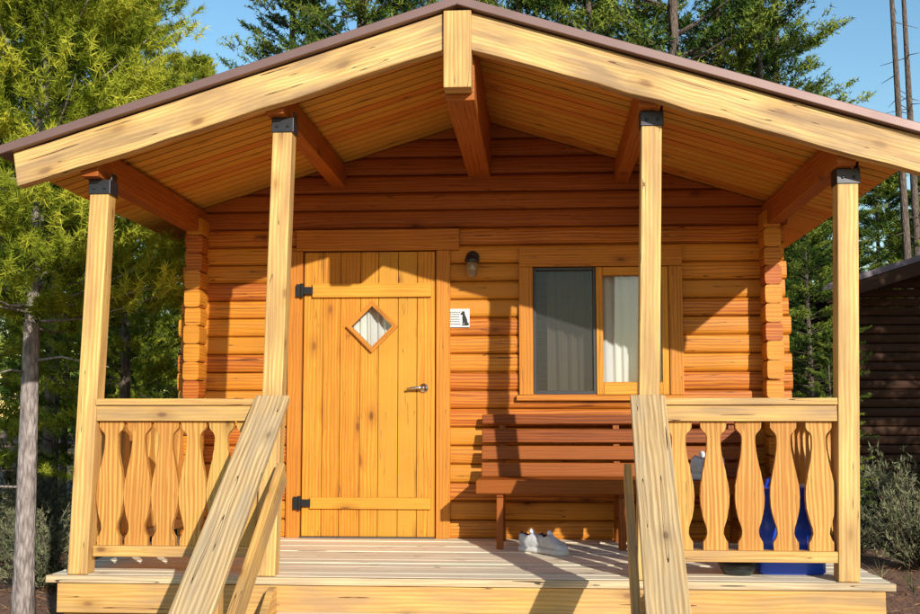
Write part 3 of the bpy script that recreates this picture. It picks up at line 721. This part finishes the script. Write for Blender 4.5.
def shrub(x,y,s):
    t=thing('sagebrush',(x,y,0),'grey-green sagebrush growing in dry forest floor','shrub','sagebrush around the cabin'); t.rotation_euler=(0,0,random.random()*6.28); t.scale=(s,s,s*random.uniform(.75,1.05))
    l,stm=random.choice(SHV)
    for nm,me in (('leaves',l),('stems',stm)):
        o=bpy.data.objects.new(nm,me); COL.objects.link(o); o.parent=t
for x,y,s in ((-4.6,10.3,1.1),(-5.4,11.5,1.3),(-4.0,10.8,1.0),(-6.0,13,1.5),(-4.9,13.6,1.6),(-3.6,12.4,1.2),(-6.9,14.6,1.7),(-5.7,16.2,1.8),(-3.4,14.8,1.5),
   (2.8,11.8,.95),(3.9,12.2,1.1),(4.9,12.8,1.2),(3.2,13.2,1.4),(4.3,13.8,1.5),(5.4,14.2,1.6),(3.0,14.9,1.7),(4.6,15.2,1.8),(6.0,15.0,1.7),(3.6,15.8,1.9)): shrub(x,y,s)
# ground ---------------------------------------------------
m,nt,p=newmat('forest_floor'); L=nt.links.new
tc=N(nt,'ShaderNodeTexCoord'); n1=N(nt,'ShaderNodeTexNoise'); n1.inputs['Scale'].default_value=.8; n1.inputs['Detail'].default_value=8; L(tc.outputs['Object'],n1.inputs['Vector'])
n2=N(nt,'ShaderNodeTexNoise'); n2.inputs['Scale'].default_value=35; n2.inputs['Detail'].default_value=8; L(tc.outputs['Object'],n2.inputs['Vector'])
c=MIX(nt,n1.outputs[0],(.24,.115,.07),(.38,.22,.13)); c=MIX(nt,M(nt,'MULTIPLY',n2.outputs[0],.55),c,(.11,.05,.03)); L(c,p.inputs['Base Color']); p.inputs['Roughness'].default_value=.95
b=N(nt,'ShaderNodeBump'); b.inputs['Strength'].default_value=.9; b.inputs['Distance'].default_value=.04; L(n2.outputs[0],b.inputs['Height']); L(b.outputs[0],p.inputs['Normal'])
gx=np.concatenate([[-400,-150,-60],np.linspace(-25,25,70),[60,150,400]]); gy=np.concatenate([[-200,-60],np.linspace(-8,45,70),[90,200,600]])
X,Y_=np.meshgrid(gx,gy); Z=.05*np.sin(X*.9+1)*np.cos(Y_*.7)-.03+.03*np.sin(X*2.3+Y_*1.7); Z=Z*np.clip((np.hypot((X+.43)/4.5,(Y_-8)/5)-.6),0,1.5)
Vg=np.stack([X,Y_,Z-.002],-1).reshape(-1,3); nx=len(gx); ii,jj=np.meshgrid(np.arange(nx-1),np.arange(len(gy)-1)); a=(jj*nx+ii).ravel(); Fg=np.stack([a,a+1,a+nx+1,a+nx],1)
gme=npmesh('ground',Vg,Fg,np.zeros(len(Fg)),m); gme.polygons.foreach_set('use_smooth',[True]*len(gme.polygons)); go=bpy.data.objects.new('ground',gme); COL.objects.link(go); go['kind']='structure'; go['label']='reddish-brown forest floor of dry earth and needles'
# litter
K=16000; P=np.stack([rng.uniform(-8,8,K),rng.uniform(5,16,K),rng.uniform(0,.03,K)],1)
P=P[(np.abs(P[:,0]+.43)>2.35)]
D=nrm(np.stack([rng.normal(size=len(P)),rng.normal(size=len(P)),rng.uniform(-.05,.25,len(P))],1))
a,b_,c_=needles(P,D,2,.09,.009,.3,.03,rng.uniform(.1,.9,len(P)))
me=npmesh('needle_litter',a,b_,c_,mDRY); o=bpy.data.objects.new('needle_litter',me); COL.objects.link(o); o['kind']='stuff'; o['label']='dry brown pine needles and twigs on the ground'; o['category']='needle litter'
K=600; P=np.stack([rng.uniform(-10,10,K),rng.uniform(10,18,K),np.zeros(K)],1); P=P[(np.abs(P[:,0]+.43)>2.8)]
D=nrm(np.stack([rng.normal(size=len(P))*.2,rng.normal(size=len(P))*.2,np.ones(len(P))],1))
a,b_,c_=needles(P,D,14,.20,.008,.35,.02,rng.uniform(.2,.9,len(P)))
me=npmesh('grass',a,b_,c_,mSAGE); o=bpy.data.objects.new('grass',me); COL.objects.link(o); o['kind']='stuff'; o['label']='sparse dry grass tufts'; o['category']='grass'
# ============================================================ LIGHT
az=V((1.0,-2.1,0)).normalized(); elev=math.radians(19.5)
sd=V((az.x*math.cos(elev),az.y*math.cos(elev),math.sin(elev)))
sun=bpy.data.lights.new('sun','SUN'); sun.energy=5; sun.angle=math.radians(.5); sun.color=(1,.95,.85)
so=bpy.data.objects.new('sun',sun); so.rotation_euler=sd.to_track_quat('Z','Y').to_euler(); so.location=(10,-20,12); COL.objects.link(so)
w=bpy.data.worlds.new('World'); scene.world=w; w.use_nodes=True; nt=w.node_tree
sk=nt.nodes.new('ShaderNodeTexSky'); sk.sky_type='NISHITA'; sk.sun_disc=False; sk.sun_elevation=elev; sk.sun_rotation=math.atan2(az.x,az.y)
sk.dust_density=.2; sk.ozone_density=2.0; sk.air_density=1.3
hsv=nt.nodes.new('ShaderNodeHueSaturation'); hsv.inputs['Saturation'].default_value=1.25; hsv.inputs['Value'].default_value=1.3
nt.links.new(sk.outputs[0],hsv.inputs['Color'])
nt.links.new(hsv.outputs[0],nt.nodes['Background'].inputs[0]); nt.nodes['Background'].inputs[1].default_value=.13
cam=bpy.data.cameras.new('camera'); cam.lens=44.1; cam.sensor_width=36; cam.clip_end=2000
co=bpy.data.objects.new('camera',cam); co.location=(0,0,1.58); co.rotation_euler=(math.radians(95.5),0,math.radians(4.05)); COL.objects.link(co); scene.camera=co
